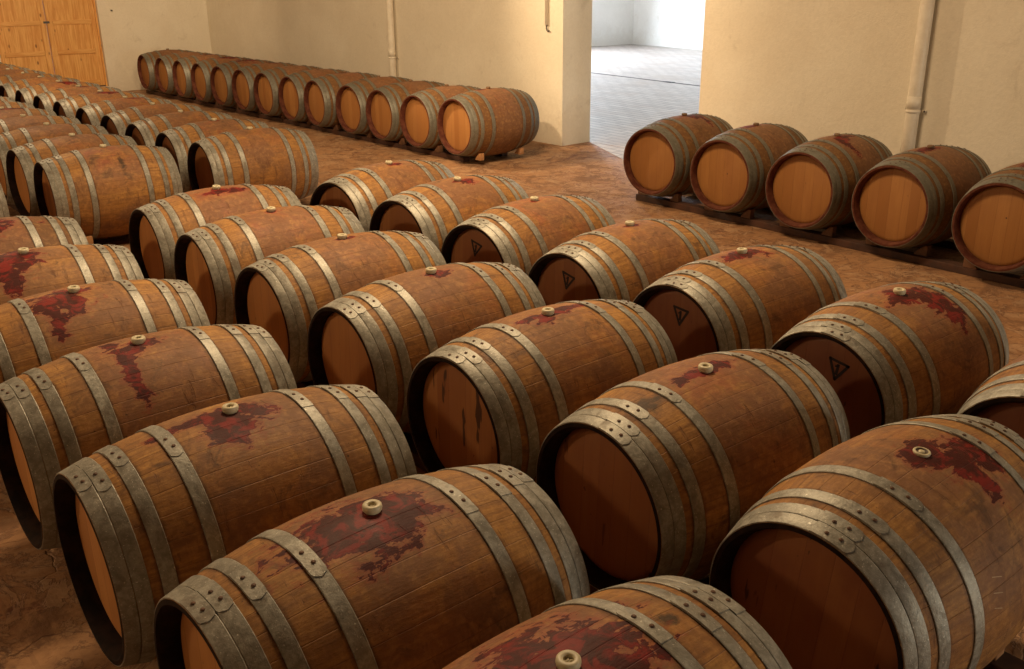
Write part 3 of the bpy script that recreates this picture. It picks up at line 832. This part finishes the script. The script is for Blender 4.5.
# ------------------------------------------------------------------ lights
def point(name, loc, w, col, r=.08):
    l = bpy.data.lights.new(name, 'POINT'); l.energy = w; l.color = col; l.shadow_soft_size = r
    o = bpy.data.objects.new(name, l); COL.objects.link(o); o.location = loc; return o
def area(name, loc, tgt, sx, sy, w, col):
    l = bpy.data.lights.new(name, 'AREA'); l.shape = 'RECTANGLE'; l.size = sx; l.size_y = sy; l.energy = w; l.color = col
    o = bpy.data.objects.new(name, l); COL.objects.link(o); o.location = loc
    o.rotation_euler = (Vector(tgt) - Vector(loc)).to_track_quat('-Z', 'Y').to_euler(); return o
WARM = (1.0, .73, .44)
def spot(name, loc, tgt, w, col, deg, blend, r=.06):
    l = bpy.data.lights.new(name, 'SPOT'); l.energy = w; l.color = col; l.spot_size = math.radians(deg); l.spot_blend = blend; l.shadow_soft_size = r
    o = bpy.data.objects.new(name, l); COL.objects.link(o); o.location = loc
    o.rotation_euler = (Vector(tgt) - Vector(loc)).to_track_quat('-Z', 'Y').to_euler(); return o
spot('flood_pier', (-6.4, 3.7, 3.0), (-9.6, 8, 1.6), 620, WARM, 100, .8)
spot('flood_pipe_wall', (-10.4, 4.9, 3.0), (-4.4, 8, 1.2), 560, WARM, 95, .6)
area('overhead_fill', (-4.5, 3.2, 4.5), (-4.5, 3.0, 0), 1.8, .8, 260, WARM)  # added soft overhead fill for the main barrels, no fitting behind it
area('overhead_fill_far', (-12.5, 2.6, 4.5), (-12.8, 3.4, 0), 2.0, .8, 170, WARM)  # second added overhead fill, over the far block
spot('door_fill', (-13.0, 4.6, 3.2), (-18.3, 5.6, 1.2), 420, WARM, 90, .8)  # added spot that brightens the pine door and side wall
point('lamp_front', (-6.5, -2.6, 2.6), 230, WARM, .15)
area('window_side', (7.3, 6.4, 1.5), (-4, 2.6, .5), 1.0, 1.4, 230, (1.0, .92, .76))
gc = OC + oL * (gate0 + gate1) / 2
area('gate_daylight', (gc.x + .1, gc.y, 2.2), (gc.x + 5, gc.y - 1.6, .4), gate1 - gate0 - .4, 3.8, 2600, (.74, .86, 1.0))
w = bpy.data.worlds.new('world'); SC.world = w; w.use_nodes = True
w.node_tree.nodes['Background'].inputs[0].default_value = (.75, .85, 1.0, 1); w.node_tree.nodes['Background'].inputs[1].default_value = .6

# ------------------------------------------------------------------ camera
F, PITCH, YAW, ROLL, CH = 957.5, .360298, -.869363, -.009052, 1.9481
f = Vector((math.sin(YAW) * math.cos(PITCH), math.cos(YAW) * math.cos(PITCH), -math.sin(PITCH)))
r0 = Vector((math.cos(YAW), -math.sin(YAW), 0)); u0 = r0.cross(f)
cr, sr = math.cos(ROLL), math.sin(ROLL)
rx = r0 * cr + u0 * sr; ux = r0 * -sr + u0 * cr
cam = bpy.data.cameras.new('camera'); cam.sensor_width = 36; cam.lens = F * 36 / 1024; cam.clip_start = .05
co = bpy.data.objects.new('camera', cam); COL.objects.link(co)
m3 = Matrix((rx, ux, -f)).transposed(); co.matrix_world = Matrix.Translation((0, 0, CH)) @ m3.to_4x4()
SC.camera = co
SC.view_settings.view_transform = 'Standard'; SC.view_settings.look = 'None'; SC.view_settings.gamma = 1; SC.view_settings.exposure = -.1
SC.view_settings.use_curve_mapping = False
SC.cycles.use_denoising = True
